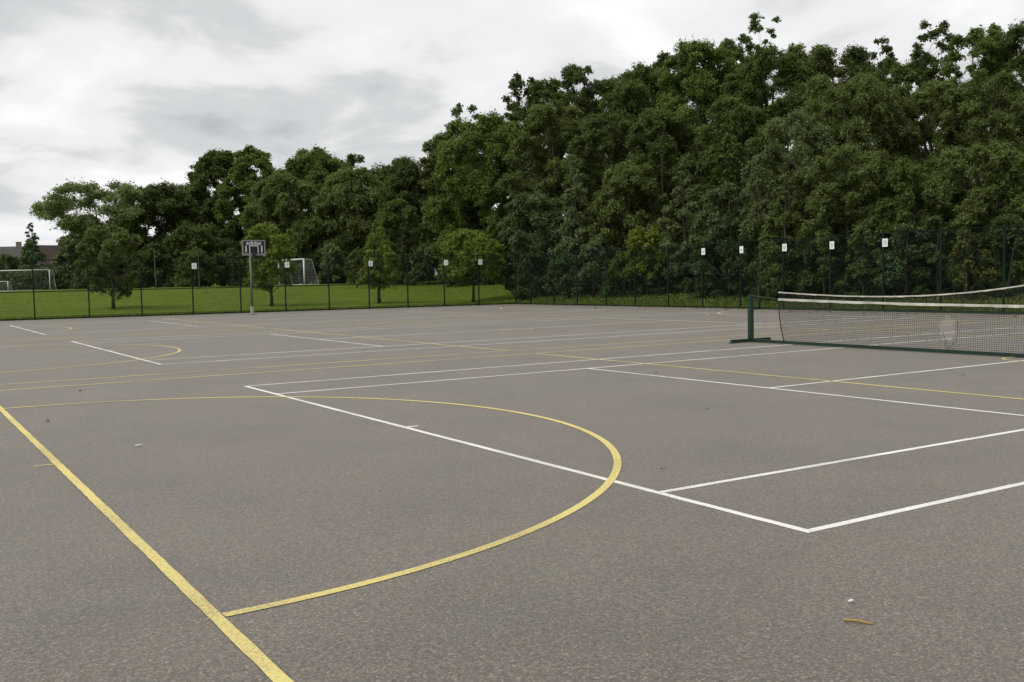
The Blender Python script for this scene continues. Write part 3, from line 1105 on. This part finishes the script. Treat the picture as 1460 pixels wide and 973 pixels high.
WOOD = 'trees of the wood beyond the fences'
LAWN = 'young trees on the grass bank'
TREES = [
    # ---- far left, beyond the playing field
    ('conifer', 'dark spiky conifer between the grey roof and the brown roof at far left', 47, 316, 24, 150, 'cone', 'blue', 0.05, dict(lobe=0.5, nl=40)),
    ('tree', 'wide spreading pale green tree with sky showing through, leftmost big tree', 142, 257, 74, 112, 'spread', 'pale', 0.42, dict(gap=0.35, n=0.8, nl=46, flat=0.5, lobe=0.26)),
    ('tree', 'small feathery tree in front of the hedge, right of the brown roof', 112, 330, 30, 125, 'round', 'sage', 0.2, dict(gap=0.6, n=0.7)),
    ('tree', 'dark rounded tree between the pale spreading tree and the tall upright trees', 236, 262, 50, 116, 'round', 'dark', 0.1, dict()),
    ('tree', 'tall upright dark tree, left of an equally tall pair above the basketball post', 318, 216, 48, 124, 'column', 'deep', 0.03, dict(lobe=0.30, n=1.4, nl=110)),
    ('tree', 'tall upright dark tree directly above the basketball backboard', 366, 212, 46, 119, 'column', 'mid', 0.03, dict(lobe=0.30, n=1.4, nl=110)),
    ('tree', 'tall soft green tree, highest crown above the small white goal', 452, 210, 52, 120, 'round', 'mid', 0.08, dict(droop=0.15)),
    ('tree', 'narrow dark treetop rising beside the small patch of blue sky', 512, 217, 20, 126, 'round', 'deep', 0.1, dict(nl=40)),
    ('tree', 'rounded olive tree in front of the tall soft green tree, above the goal', 408, 246, 48, 110, 'round', 'olive', 0.08, dict(droop=0.15)),
    ('tree', 'broad drooping olive tree above the slender conical lawn tree', 508, 236, 50, 108, 'round', 'olive', 0.06, dict(droop=0.2)),
    ('tree', 'dark low crowned tree where the skyline dips, left of the big wood', 598, 223, 52, 100, 'round', 'dark', 0.06, dict()),
    ('tree', 'dull green tree in the shade behind the conical lawn tree', 575, 282, 34, 90, 'round', 'deep', 0.08, dict()),
    ('tree', 'dark tree in the shade behind the bright lawn tree', 455, 310, 48, 104, 'round', 'dark', 0.05, dict()),
    ('tree', 'dark bushy tree behind the basketball post, low under the upright trees', 285, 318, 44, 108, 'round', 'dark', 0.04, dict()),
    # ---- the big wood, skyline row
    ('tree', 'thin twiggy treetop with sky between its twigs, left shoulder of the wood', 672, 148, 34, 90, 'round', 'deep', 0.2, dict(gap=0.35, n=0.7, nl=44, lobe=0.24)),
    ('tree', 'big dense green tree forming the left shoulder of the wood', 700, 166, 74, 84, 'round', 'mid', 0.05, dict(nl=80, lobe=0.25)),
    ('tree', 'dark treetop on the skyline, left of a taller rounded dark one', 748, 106, 36, 90, 'round', 'dark', 0.2, dict(gap=0.3, n=0.8, lobe=0.27)),
    ('tree', 'dark domed treetop on the skyline with a dip on its right', 824, 92, 46, 88, 'round', 'dark', 0.2, dict(gap=0.35, n=0.8, lobe=0.25)),
    ('tree', 'soft olive tree below the two dark treetops of the skyline', 792, 148, 62, 76, 'round', 'olive', 0.05, dict(nl=70, lobe=0.26)),
    ('tree', 'broad dark green skyline tree right of the dip in the wood', 922, 96, 62, 80, 'round', 'deep', 0.06, dict(nl=70, lobe=0.27)),
    ('tree', 'broad rounded skyline tree left of the highest twiggy treetop', 1000, 60, 66, 74, 'round', 'mid', 0.06, dict(nl=70, lobe=0.27)),
    ('tree', 'deeply shaded tree in the middle of the wood, under the skyline dip', 872, 158, 54, 70, 'round', 'dark', 0.05, dict(nl=60)),
    ('tree', 'highest treetop of the wood, twiggy and open against the sky', 1086, 24, 40, 70, 'round', 'deep', 0.25, dict(gap=0.45, n=0.7, nl=56, lobe=0.22)),
    ('tree', 'dense dark tree directly under the highest twiggy treetop', 1100, 72, 66, 66, 'round', 'deep', 0.05, dict(nl=75, lobe=0.25)),
    ('tree', 'dark flat topped skyline tree right of the highest treetop', 1198, 70, 58, 66, 'round', 'dark', 0.06, dict(nl=60, flat=0.6)),
    ('tree', 'thin open treetop on the skyline between two solid crowns', 1254, 58, 32, 68, 'round', 'dark', 0.3, dict(gap=0.4, n=0.7, nl=44, lobe=0.24)),
    ('tree', 'open branched skyline tree with sky gaps, left of the bright rounded crown', 1328, 34, 42, 64, 'round', 'dark', 0.3, dict(gap=0.45, n=0.75, nl=56, lobe=0.22)),
    ('tree', 'bright green rounded crown on the skyline near the right edge', 1392, 42, 54, 60, 'round', 'mid', 0.08, dict(nl=60, flat=0.65, lobe=0.27)),
    ('tree', 'dark layered tree at the top right corner', 1466, 34, 52, 58, 'round', 'dark', 0.08, dict(nl=56, flat=0.6)),
    ('tree', 'shaded treetop filling the dip left of the domed dark treetop', 778, 112, 40, 96, 'round', 'deep', 0.1, dict()),
    ('tree', 'dull green treetop filling the dip right of the domed dark treetop', 868, 116, 46, 92, 'round', 'olive', 0.1, dict()),
    ('tree', 'mid green treetop between the two broad skyline trees', 962, 78, 52, 90, 'round', 'deep', 0.1, dict()),
    ('tree', 'olive treetop just left of the highest twiggy treetop', 1044, 62, 46, 84, 'round', 'olive', 0.1, dict()),
    ('tree', 'dull treetop just right of the highest twiggy treetop', 1148, 66, 48, 80, 'round', 'olive', 0.1, dict()),
    ('tree', 'dark treetop low between the two open treetops near the right edge', 1292, 74, 46, 78, 'round', 'deep', 0.1, dict()),
    ('tree', 'dark treetop in the notch left of the top right corner tree', 1434, 62, 40, 74, 'round', 'deep', 0.1, dict()),
    ('tree', 'dark shaded tree low behind the light green lawn tree', 690, 236, 50, 97, 'round', 'dark', 0.03, dict()),
    ('tree', 'dull green tree sloping down from the big wood to the dip', 642, 196, 42, 98, 'round', 'olive', 0.06, dict()),
    ('tree', 'dark treetop filling the skyline dip beside the small patch of blue sky', 556, 236, 36, 118, 'round', 'deep', 0.06, dict()),
    ('tree', 'dull green tree between the dark rounded tree and the upright trees', 280, 262, 34, 126, 'round', 'deep', 0.06, dict()),
    # ---- middle row
    ('tree', 'dark tree behind the tall pointed sapling above the first right fence notice', 948, 158, 62, 64, 'round', 'dark', 0.05, dict(nl=70, lobe=0.25)),
    ('tree', 'dense green tree above the green net post, under the skyline', 1052, 140, 62, 58, 'round', 'deep', 0.05, dict(nl=70, lobe=0.25)),
    ('tree', 'large feathery olive birch, tallest of the middle row', 1206, 104, 78, 52, 'round', 'olive', 0.06, dict(nl=95, droop=0.3, lobe=0.22)),
    ('tree', 'grey green birch with a ragged left edge beside the large feathery birch', 1130, 158, 60, 49, 'round', 'sage', 0.06, dict(nl=80, droop=0.3, lobe=0.22)),
    ('tree', 'shaded olive tree under the open branched skyline tree', 1312, 116, 66, 52, 'round', 'olive', 0.05, dict(nl=80, lobe=0.24)),
    ('tree', 'large dark olive tree filling the right edge under the skyline', 1420, 104, 76, 48, 'round', 'olive', 0.05, dict(nl=90, lobe=0.22)),
    # ---- front row behind the fence
    ('tree', 'rounded blue green young tree behind the fence corner post', 762, 272, 44, 66, 'round', 'blue', 0.05, dict(nl=44)),
    ('conifer', 'pointed grey green tree with a thin leading tip, first right of the fence corner', 822, 222, 48, 63, 'cone', 'sage', 0.05, dict(lobe=0.34, nl=60, droop=0.1)),
    ('tree', 'olive tree between two pointed trees behind the right fence', 898, 232, 46, 61, 'round', 'olive', 0.05, dict(nl=55)),
    ('conifer', 'pointed grey green young tree above the first right fence notice', 976, 222, 46, 55, 'cone', 'sage', 0.12, dict(lobe=0.36, nl=60, n=1.7)),
    ('tree', 'bluish green bushy tree behind the green net post', 1040, 262, 46, 51, 'round', 'blue', 0.06, dict(nl=50, lobe=0.25)),
    ('tree', 'olive young tree above the notice next to the net post', 1120, 232, 52, 46.5, 'cone', 'olive', 0.05, dict(nl=70, lobe=0.34)),
    ('tree', 'soft olive tree above the notice left of the highest notice', 1210, 206, 62, 45.5, 'round', 'olive', 0.06, dict(nl=80, lobe=0.22)),
    ('tree', 'dark bushy tree above the highest notice', 1305, 226, 58, 43.5, 'round', 'deep', 0.05, dict(nl=75, lobe=0.23)),
    ('tree', 'shaded olive tree low on the right, above the yellowing shrub', 1385, 206, 62, 42, 'round', 'olive', 0.05, dict(nl=80, lobe=0.22)),
    ('tree', 'dark tree at the right edge, low above the fence', 1468, 210, 60, 41, 'round', 'deep', 0.05, dict(nl=75, lobe=0.22)),
    ('tree', 'small yellow green tree shining out of the shade behind the right fence', 922, 322, 30, 56, 'round', 'lime', 0.25, dict(nl=26, lobe=0.30)),
]
for nm, lab, cx, top, hw, d, kind, leaf, hb, kw in TREES:
    tree(nm, lab, 'tree', cx, top, hw, d, kind, leaf, WOOD, hb=hb, **kw)

for lab, cx, top, hw, d, kind, leaf, hb, kw in [
    ('young tree with a round olive crown on a thin stem, leftmost on the lawn', 160, 318, 44, 60.5, 'round', 'olive', 0.2, dict(gap=0.35, nl=34, lobe=0.27, lsize=0.2)),
    ('bright green young tree right behind the basketball post', 386, 317, 33, 63, 'round', 'light', 0.22, dict(nl=36, lobe=0.28, lsize=0.22)),
    ('slender lawn tree with a conical crown, between the goal and the light green lawn tree', 540, 303, 36, 65, 'cone', 'light', 0.22, dict(nl=40, lobe=0.36, lsize=0.2)),
    ('light green wide crowned young tree near the fence corner', 674, 326, 40, 66, 'round', 'light', 0.32, dict(nl=34, lobe=0.28, lsize=0.22)),
    ('tiny rusty leaved sapling on the lawn left of the conical tree', 509, 356, 12, 84, 'round', 'gold', 0.3, dict(nl=16, lobe=0.32, lsize=0.24)),
]:
    tree('young_tree', lab, 'tree', cx, top, hw, d, kind, leaf, LAWN, hb=hb, **kw)

SH = 'shrubs at the foot of the wood'
for lab, cx, top, hw, d, leaf in [
    ('dark shrub behind the leftmost lawn tree with the round olive crown', 160, 338, 48, 112, 'shrub'),
    ('dark shrub under the tall upright trees, left of the basketball post', 222, 346, 36, 106, 'shrub'),
    ('dull green shrub behind the notice left of the basketball post', 280, 350, 30, 100, 'deep'),
    ('dark shrub just left of the basketball post, on the field edge', 330, 352, 32, 102, 'shrub'),
    ('dark shrub behind the white football goal', 436, 352, 42, 103, 'shrub'),
    ('grey green shrub right of the white football goal', 478, 346, 26, 99, 'sage'),
    ('dark shrub between the goal and the conical lawn tree', 520, 348, 34, 96, 'shrub'),
    ('blue green shrub left of the light green lawn tree', 612, 346, 32, 88, 'blue'),
    ('dark shrub behind the light green lawn tree near the corner', 668, 350, 38, 85, 'shrub'),
    ('dark shrub just left of the fence corner post', 718, 344, 32, 80, 'shrub'),
]:
    shrub(lab, cx, top, hw, d, leaf, SH, lsize=0.32)
FRONT = [
    ('dark shrub directly right of the fence corner post', 762, 350, 30, 63.5, 'shrub'),
    ('low shrub below the first pointed tree right of the corner', 806, 356, 32, 61, 'blue'),
    ('grey green shrub below the pointed tree with the thin tip', 846, 340, 32, 59.5, 'sage'),
    ('leafy shrub under the small yellow green tree', 890, 352, 34, 57.5, 'deep'),
    ('bushy shrub right of the small yellow green tree', 940, 348, 30, 55.5, 'mid'),
    ('dark shrub behind the first notice of the right fence', 1008, 340, 36, 52, 'shrub'),
    ('dark shrub behind the notice next to the net post', 1062, 332, 36, 49.5, 'shrub'),
    ('dark shrub behind the notice above the tape end', 1118, 330, 38, 47, 'shrub'),
    ('shaded shrub behind the notice left of the highest notice', 1176, 328, 38, 45, 'shrub'),
    ('dark shrub left behind the highest notice', 1232, 322, 38, 43, 'deep'),
    ('dull blue green shrub right of the highest notice', 1292, 316, 40, 41.5, 'blue'),
    ('shrub with scattered yellow leaves near the right edge', 1378, 322, 36, 38.8, 'gold'),
    ('dark shrub between the highest notice and the yellowing shrub', 1336, 308, 40, 41, 'shrub'),
    ('dark shrub at the right edge behind the fence', 1440, 300, 46, 39, 'shrub'),
    ('shrub at the far right, partly outside the picture', 1498, 296, 46, 38, 'deep'),
]
for lab, cx, top, hw, d, leaf in FRONT:
    shrub(lab, cx, top, hw, d, leaf, n=0.55 if leaf == 'gold' else 1.0, lsize=0.2)


# hedge along the far edge of the field
def hedge():
    a, b = gp(-60, 140), gp(262, 132)
    c = (a + b) / 2
    z = float(terrain(c[0], c[1]))
    root = empty('hedge', (c[0], c[1], z))
    tag(root, 'long dark hedge behind the large goal at the far edge of the field', 'hedge')
    rng = np.random.default_rng(5)
    n = 90
    t = rng.random(n)
    P = a[None] + (b - a)[None] * t[:, None]
    H = 2.5 + 0.5 * np.sin(t * 17) + 0.3 * rng.random(n)
    cen = np.concatenate([np.stack([P[:, 0] - c[0], P[:, 1] - c[1], H * 0.72], 1), np.stack([P[:, 0] - c[0], P[:, 1] - c[1], H * 0.3], 1)])
    cen[:, :2] += rng.normal(size=(2 * n, 2)) * 0.35
    rdi = np.full((2 * n, 3), 0.85)
    leaves_mesh('foliage', cen, rdi, np.full(2 * n, 160), 0.42, LF['shrub'], root, rng)
    mb = MB()
    for k in range(40):
        p = a + (b - a) * (k + 0.5) / 40
        mb.tube([(p[0] - c[0], p[1] - c[1], -0.1), (p[0] - c[0] + 0.1, p[1] - c[1], 1.4)], [0.05, 0.03], 5)
    mb.build('stems', M['bark'], root)


hedge()


# verge: rough grass along the fences and the crest of the bank, leaf litter at the right
def grass_stuff():
    rng = np.random.default_rng(9)
    P = []
    n1 = 26000                                   # foot of the left fence
    t = rng.uniform(-16, 28.3, n1)
    s = 0.16 + np.abs(rng.normal(size=n1)) * 0.5
    P.append(np.stack([FL0[0] + FDIR[0] * t + FNRM[0] * s, FL0[1] + FDIR[1] * t + FNRM[1] * s], 1))
    n2 = 22000                                   # rough strip behind the right fence
    y = rng.uniform(0, 50, n2)
    x = FX + 0.25 + np.abs(rng.normal(size=n2)) * 2.2
    P.append(np.stack([x, y], 1))
    n3 = 50000                                   # lawn texture on the slope
    t = rng.uniform(-18, 36, n3)
    s = rng.uniform(0.5, 34, n3)
    P.append(np.stack([FL0[0] + FDIR[0] * t + FNRM[0] * s, FL0[1] + FDIR[1] * t + FNRM[1] * s], 1))
    hts = np.concatenate([rng.uniform(0.05, 0.2, n1), rng.uniform(0.03, 0.11, n2) * (0.5 + rng.random(n2)), rng.uniform(0.015, 0.03, n3)])
    P = np.concatenate(P)
    N = len(P)
    z = terrain(P[:, 0], P[:, 1])
    base = np.stack([P[:, 0], P[:, 1], z], 1)
    a = rng.uniform(0, 6.283, N)
    w = (0.02 + 0.05 * rng.random(N)) * (0.5 + hts * 3)
    dx = np.stack([np.cos(a) * w, np.sin(a) * w, np.zeros(N)], 1)
    ln = rng.normal(size=(N, 2)) * 0.35
    tip = base + np.stack([ln[:, 0] * hts, ln[:, 1] * hts, hts], 1)
    v = np.empty((N, 4, 3))
    v[:, 0] = base - dx
    v[:, 1] = base + dx
    v[:, 2] = tip + dx * 0.25
    v[:, 3] = tip - dx * 0.25
    tag(np_mesh('rough_grass', v.reshape(-1, 3), np.arange(N * 4).reshape(-1, 4), LF['grass']), kind='stuff')
    # loose grit and tiny chips on the asphalt
    n = 1500
    x = rng.uniform(-6, 14, n)
    y = rng.uniform(-4, 16, n)
    s = rng.uniform(0.002, 0.0065, n)
    a = rng.uniform(0, 6.283, n)
    c = np.stack([x, y, s * 0.5], 1)
    e1 = np.stack([np.cos(a) * s, np.sin(a) * s, 0 * s], 1)
    e2 = np.stack([-np.sin(a) * s, np.cos(a) * s, 0 * s], 1) * 0.7
    e3 = np.stack([0 * s, 0 * s, s * 0.6], 1)
    v = np.stack([c - e1 - e3, c + e2 - e3, c + e1 - e3, c - e2 - e3, c - e1 * .6 + e3, c + e2 * .6 + e3, c + e1 * .6 + e3, c - e2 * .6 + e3], 1)
    b0 = np.arange(n)[:, None, None] * 8
    fq = np.array([[0, 1, 2, 3], [4, 7, 6, 5], [0, 4, 5, 1], [1, 5, 6, 2], [2, 6, 7, 3], [3, 7, 4, 0]])[None] + b0
    tag(np_mesh('grit', v.reshape(-1, 3), fq.reshape(-1, 4), M['grit']), kind='stuff')
    # brown leaf litter gathered at the right hand edge of the court
    n = 5200
    y = rng.uniform(4, 47.0, n)
    x = FX + 0.05 - np.abs(rng.normal(size=n)) * 0.22
    far = rng.random(n) < 0.05
    x = np.where(far, FX - np.abs(rng.normal(size=n)) * 1.6, x)
    c = np.stack([x, y, np.full(n, 0.012) + 0.01 * rng.random(n)], 1)
    a = rng.uniform(0, 6.283, n)
    s = 0.03 + 0.05 * rng.random(n)
    e1 = np.stack([np.cos(a) * s, np.sin(a) * s, rng.normal(size=n) * 0.01], 1)
    e2 = np.stack([-np.sin(a) * s * 0.6, np.cos(a) * s * 0.6, rng.normal(size=n) * 0.01], 1)
    v = np.stack([c - e1, c + e2, c + e1, c - e2], 1)
    tag(np_mesh('leaf_litter', v.reshape(-1, 3), np.arange(n * 4).reshape(-1, 4), M['dead_leaf']), kind='stuff')


grass_stuff()


# ------------------------------------------------------------------ houses far left
def house(label, px, d, W, D, He, Hr, rz, roofm, name='house', chim=True):
    q = survey(px, 400, d)
    z = float(terrain(q[0], q[1]))
    root = empty(name, (q[0], q[1], z - 0.1), rz)
    tag(root, label, 'house', 'houses beyond the hedge')
    mb = MB()
    mb.add([(-W / 2, -D / 2, 0), (W / 2, -D / 2, 0), (W / 2, D / 2, 0), (-W / 2, D / 2, 0),
            (-W / 2, -D / 2, He), (W / 2, -D / 2, He), (W / 2, D / 2, He), (-W / 2, D / 2, He),
            (-W / 2, 0, Hr - 0.12), (W / 2, 0, Hr - 0.12)],
           [(0, 1, 5, 4), (2, 3, 7, 6), (1, 2, 6, 9, 5), (3, 0, 4, 8, 7)])
    mb.build('wall', M['brick'], root)
    ov, t = 0.35, 0.14
    rf = MB()
    for sy in (-1, 1):
        sl = (Hr - He) / (D / 2)
        ye, ze = sy * (D / 2 + ov), He - sl * ov
        vs = [(-W / 2 - ov, ye, ze), (W / 2 + ov, ye, ze), (W / 2 + ov, 0, Hr), (-W / 2 - ov, 0, Hr)]
        vs += [(x, y, zz + t) for x, y, zz in vs]
        rf.add(vs, [(0, 1, 2, 3), (4, 5, 6, 7), (0, 1, 5, 4), (1, 2, 6, 5), (3, 0, 4, 7)])
    roof = rf.build('roof', roofm, root)
    if chim:
        MB().box((W * 0.28, 0.3, Hr + 0.35), (0.8, 0.5, 1.0)).box((W * 0.28, 0.3, Hr + 0.9), (0.9, 0.6, 0.1)).build('chimney', M['brick'], roof)
    for wx in (-W * 0.27, W * 0.27):
        for wz in (1.5, 4.0):
            fr = MB().box((wx, -D / 2 - 0.02, wz), (1.5, 0.08, 1.2)).build('window', M['frame_white'], root)
            MB().box((wx - 0.35, -D / 2 - 0.065, wz), (0.62, 0.02, 1.05)).box((wx + 0.35, -D / 2 - 0.065, wz), (0.62, 0.02, 1.05)).build('pane', M['glass'], fr)
    MB().box((0.3, -D / 2 - 0.03, 1.05), (0.95, 0.08, 2.1)).build('door', M['frame_white'], root)


house('brick house with a dark brown gabled roof right of the spiky conifer', 86, 168, 10, 8, 4.2, 7.4, YAW - math.pi / 2 + 0.9, M['roof_brown'], chim=False)
house('house with a grey tiled roof and chimney at the left edge', 2, 176, 11, 8, 4.5, 7.7, YAW - math.pi / 2 + 0.15, M['roof_grey'])
# low trees hiding the houses' walls
for lab, cx, top, hw, d in (('dark bushy tree in front of the grey roofed house', 8, 362, 34, 152),
                            ('low dark tree in front of the brown roofed house', 78, 378, 32, 150)):
    tree('tree', lab, 'tree', cx, top, hw, d, 'round', 'dark', WOOD, hb=0.05, lsize=0.42)

# slim poles at the field's far edge
M['dull_pole'] = painted('dull_grey_green_pole', (0.07, 0.085, 0.07), 0.7, 0.2, 3)
for lab, px, d, top in (('thin grey pole at the field edge between the olive lawn tree and the notice', 222, 96, 354),
                        ('thin grey pole close behind the notice left of the basketball post', 284, 96, 358)):
    q = gp(px, d)
    z = float(terrain(q[0], q[1]))
    h = survey(px, top, d)[2] - z
    mb = MB().tube([(0, 0, -0.1), (0, 0, h)], [0.055, 0.04], 8).tube([(0, 0, h), (0, 0, h + 0.03)], 0.055, 8).box((0, 0, 0.03), (0.3, 0.3, 0.06), 0, 0.04)
    o = mb.build('pole', M['dull_pole'])
    o.location = (q[0], q[1], z)
    tag(o, lab, 'pole', 'thin poles at the field edge')

# ------------------------------------------------------------------ small things on the asphalt
def ground_point(px, py):
    d = AF + AR * (px - PW / 2) / FPX - AU * (py - PH / 2) / FPX
    t = -CAM[2] / d[2]
    return CAM + d * t


a, b = ground_point(1203, 886), ground_point(1244, 891.5)
mid = (a + b) / 2
o = MB().tube([a - mid + np.array([0, 0, .007]), np.array([0.002, 0.004, .010]), b - mid + np.array([0, 0, .006])], [0.006, 0.0055, 0.0035], 7).build('twig', M['twig'])
o.location = mid
tag(o, 'short straw coloured twig lying on the asphalt at the bottom right', 'twig')


def scrap(label, px, py, s, mat, name, cat, group):
    p = ground_point(px, py)
    rng = random.Random(px)
    n = 7
    ph = rng.uniform(0, 6)
    top, bot = [], []
    for k in range(n):
        an = 2 * math.pi * k / n
        r = s * rng.uniform(0.6, 1.1)
        x, y = r * math.cos(an) * 1.5, r * math.sin(an) * 0.7
        x, y = x * math.cos(ph) - y * math.sin(ph), x * math.sin(ph) + y * math.cos(ph)
        zz = 0.004 + rng.uniform(0, 0.35) * s
        top.append((x, y, zz + 0.003))
        bot.append((x, y, zz))
    mb = MB()
    mb.add(top + bot, [tuple(range(n)), tuple(range(2 * n - 1, n - 1, -1))] + [(k, n + k, n + (k + 1) % n, (k + 1) % n) for k in range(n)])
    o = mb.build(name, mat)
    o.location = (p[0], p[1], 0.008)
    tag(o, label, cat, group)


scrap('small white paper scrap just above the twig at the bottom right', 1213, 861, 0.016, M['litter'], 'paper_scrap', 'litter', 'paper scraps on the asphalt')
scrap('small white paper scrap inside the yellow circle on the left', 197, 637, 0.028, M['litter'], 'paper_scrap', 'litter', 'paper scraps on the asphalt')
scrap('white scrap far off on the court left of the green net post', 1009, 450, 0.09, M['litter'], 'paper_scrap', 'litter', 'paper scraps on the asphalt')
DL = 'dead leaves on the asphalt'
scrap('small dark dead leaf inside the yellow circle at the left', 68, 602, 0.035, M['dead_leaf'], 'dead_leaf', 'leaf', DL)
scrap('dark dead leaf above the yellow circle on the left, near the yellow lines', 114, 559, 0.040, M['dead_leaf'], 'dead_leaf', 'leaf', DL)
scrap('dark dead leaf between the net and the right edge', 1372, 536, 0.035, M['dead_leaf'], 'dead_leaf', 'leaf', DL)
scrap('dark dead leaf just above the white service line', 935, 533, 0.030, M['dead_leaf'], 'dead_leaf', 'leaf', DL)
scrap('dark dead leaf right of the yellow circle, above the white baseline', 945, 671, 0.014, M['dead_leaf'], 'dead_leaf', 'leaf', DL)
scrap('dark dead leaf on the open asphalt above the near white corner', 1008, 585, 0.016, M['dead_leaf'], 'dead_leaf', 'leaf', DL)

# ------------------------------------------------------------------ light and sky
SUN_DIR = Vector((-0.72, 0.12, 0.95)).normalized()     # towards the sun, behind the cloud
sd = bpy.data.lights.new('sun', 'SUN')
sd.energy = 1.35
sd.angle = rad(25)
sd.color = (1.0, 0.96, 0.90)
so = bpy.data.objects.new('sun', sd)
COL.objects.link(so)
so.rotation_euler = (-SUN_DIR).to_track_quat('-Z', 'Y').to_euler()

w = bpy.data.worlds.new('World')
SC.world = w
w.use_nodes = True
t = w.node_tree
bg = t.nodes['Background']


def wn(typ, **kw):
    x = t.nodes.new(typ)
    for k, v in kw.items():
        setattr(x, k, v)
    return x


def wmath(op, a, b=None, clamp=False):
    x = wn('ShaderNodeMath', operation=op, use_clamp=clamp)
    for s_, v in zip(x.inputs, (a, b)):
        if v is None:
            continue
        if isinstance(v, (int, float)):
            s_.default_value = v
        else:
            t.links.new(v, s_)
    return x.outputs[0]


sky = wn('ShaderNodeTexSky', sky_type='NISHITA', sun_disc=False)
sky.sun_elevation = math.asin(SUN_DIR.z)
sky.sun_rotation = math.atan2(SUN_DIR.x, SUN_DIR.y)
sky.air_density = 1.0
sky.dust_density = 1.5
tc = wn('ShaderNodeTexCoord')
sx = wn('ShaderNodeSeparateXYZ')
t.links.new(tc.outputs['Generated'], sx.inputs[0])
zz = wmath('ADD', wmath('MAXIMUM', sx.outputs['Z'], 0.0), 0.24)
cb = wn('ShaderNodeCombineXYZ')
t.links.new(wmath('DIVIDE', sx.outputs['X'], zz), cb.inputs['X'])
t.links.new(wmath('DIVIDE', sx.outputs['Y'], zz), cb.inputs['Y'])
cb.inputs['Z'].default_value = 3.7


def wnoise(scale, detail, rough, dist, off):
    mp = wn('ShaderNodeMapping')
    mp.inputs['Location'].default_value = off
    t.links.new(cb.outputs[0], mp.inputs['Vector'])
    x = wn('ShaderNodeTexNoise')
    x.inputs['Scale'].default_value = scale
    x.inputs['Detail'].default_value = detail
    x.inputs['Roughness'].default_value = rough
    x.inputs['Distortion'].default_value = dist
    t.links.new(mp.outputs[0], x.inputs['Vector'])
    return x.outputs['Fac']


def wramp(fac, stops):
    r = wn('ShaderNodeValToRGB')
    r.color_ramp.interpolation = 'EASE'
    e = r.color_ramp.elements
    while len(e) < len(stops):
        e.new(0.5)
    for el, (p_, c_) in zip(e, stops):
        el.position = p_
        el.color = (c_[0], c_[1], c_[2], 1)
    t.links.new(fac, r.inputs['Fac'])
    return r.outputs['Color']


SKY_OFF = (5.3, 2.1, 0.0)
big = wnoise(0.95, 5, 0.5, 0.3, SKY_OFF)
sml = wnoise(2.7, 6, 0.52, 0.35, (4.1, 2.2, 1.0))
den = wmath('ADD', wmath('MULTIPLY', big, 0.55), wmath('MULTIPLY', sml, 0.45))
cloud = wramp(den, [(0.38, (0.75, 0.75, 0.75)), (0.475, (0.65, 0.655, 0.66)), (0.555, (0.49, 0.505, 0.515)), (0.66, (0.33, 0.347, 0.362))])
sc = wn('ShaderNodeMix', data_type='RGBA', blend_type='MULTIPLY')
sc.inputs[0].default_value = 1.0
t.links.new(cloud, sc.inputs[6])
sc.inputs[7].default_value = (9.6, 9.6, 9.6, 1)
cover = wramp(den, [(0.27, (0.45, 0.45, 0.45)), (0.34, (1, 1, 1))])
mx = wn('ShaderNodeMix', data_type='RGBA')
t.links.new(cover, mx.inputs[0])
t.links.new(sky.outputs[0], mx.inputs[6])
t.links.new(sc.outputs[2], mx.inputs[7])
t.links.new(mx.outputs[2], bg.inputs['Color'])
bg.inputs['Strength'].default_value = 0.10

SC.view_settings.view_transform = 'Standard'
SC.view_settings.look = 'None'
SC.view_settings.exposure = 0.48
SC.view_settings.gamma = 1.0
SC.view_settings.use_curve_mapping = False
SC.render.engine = 'CYCLES'
SC.cycles.max_bounces = 6
SC.cycles.diffuse_bounces = 3
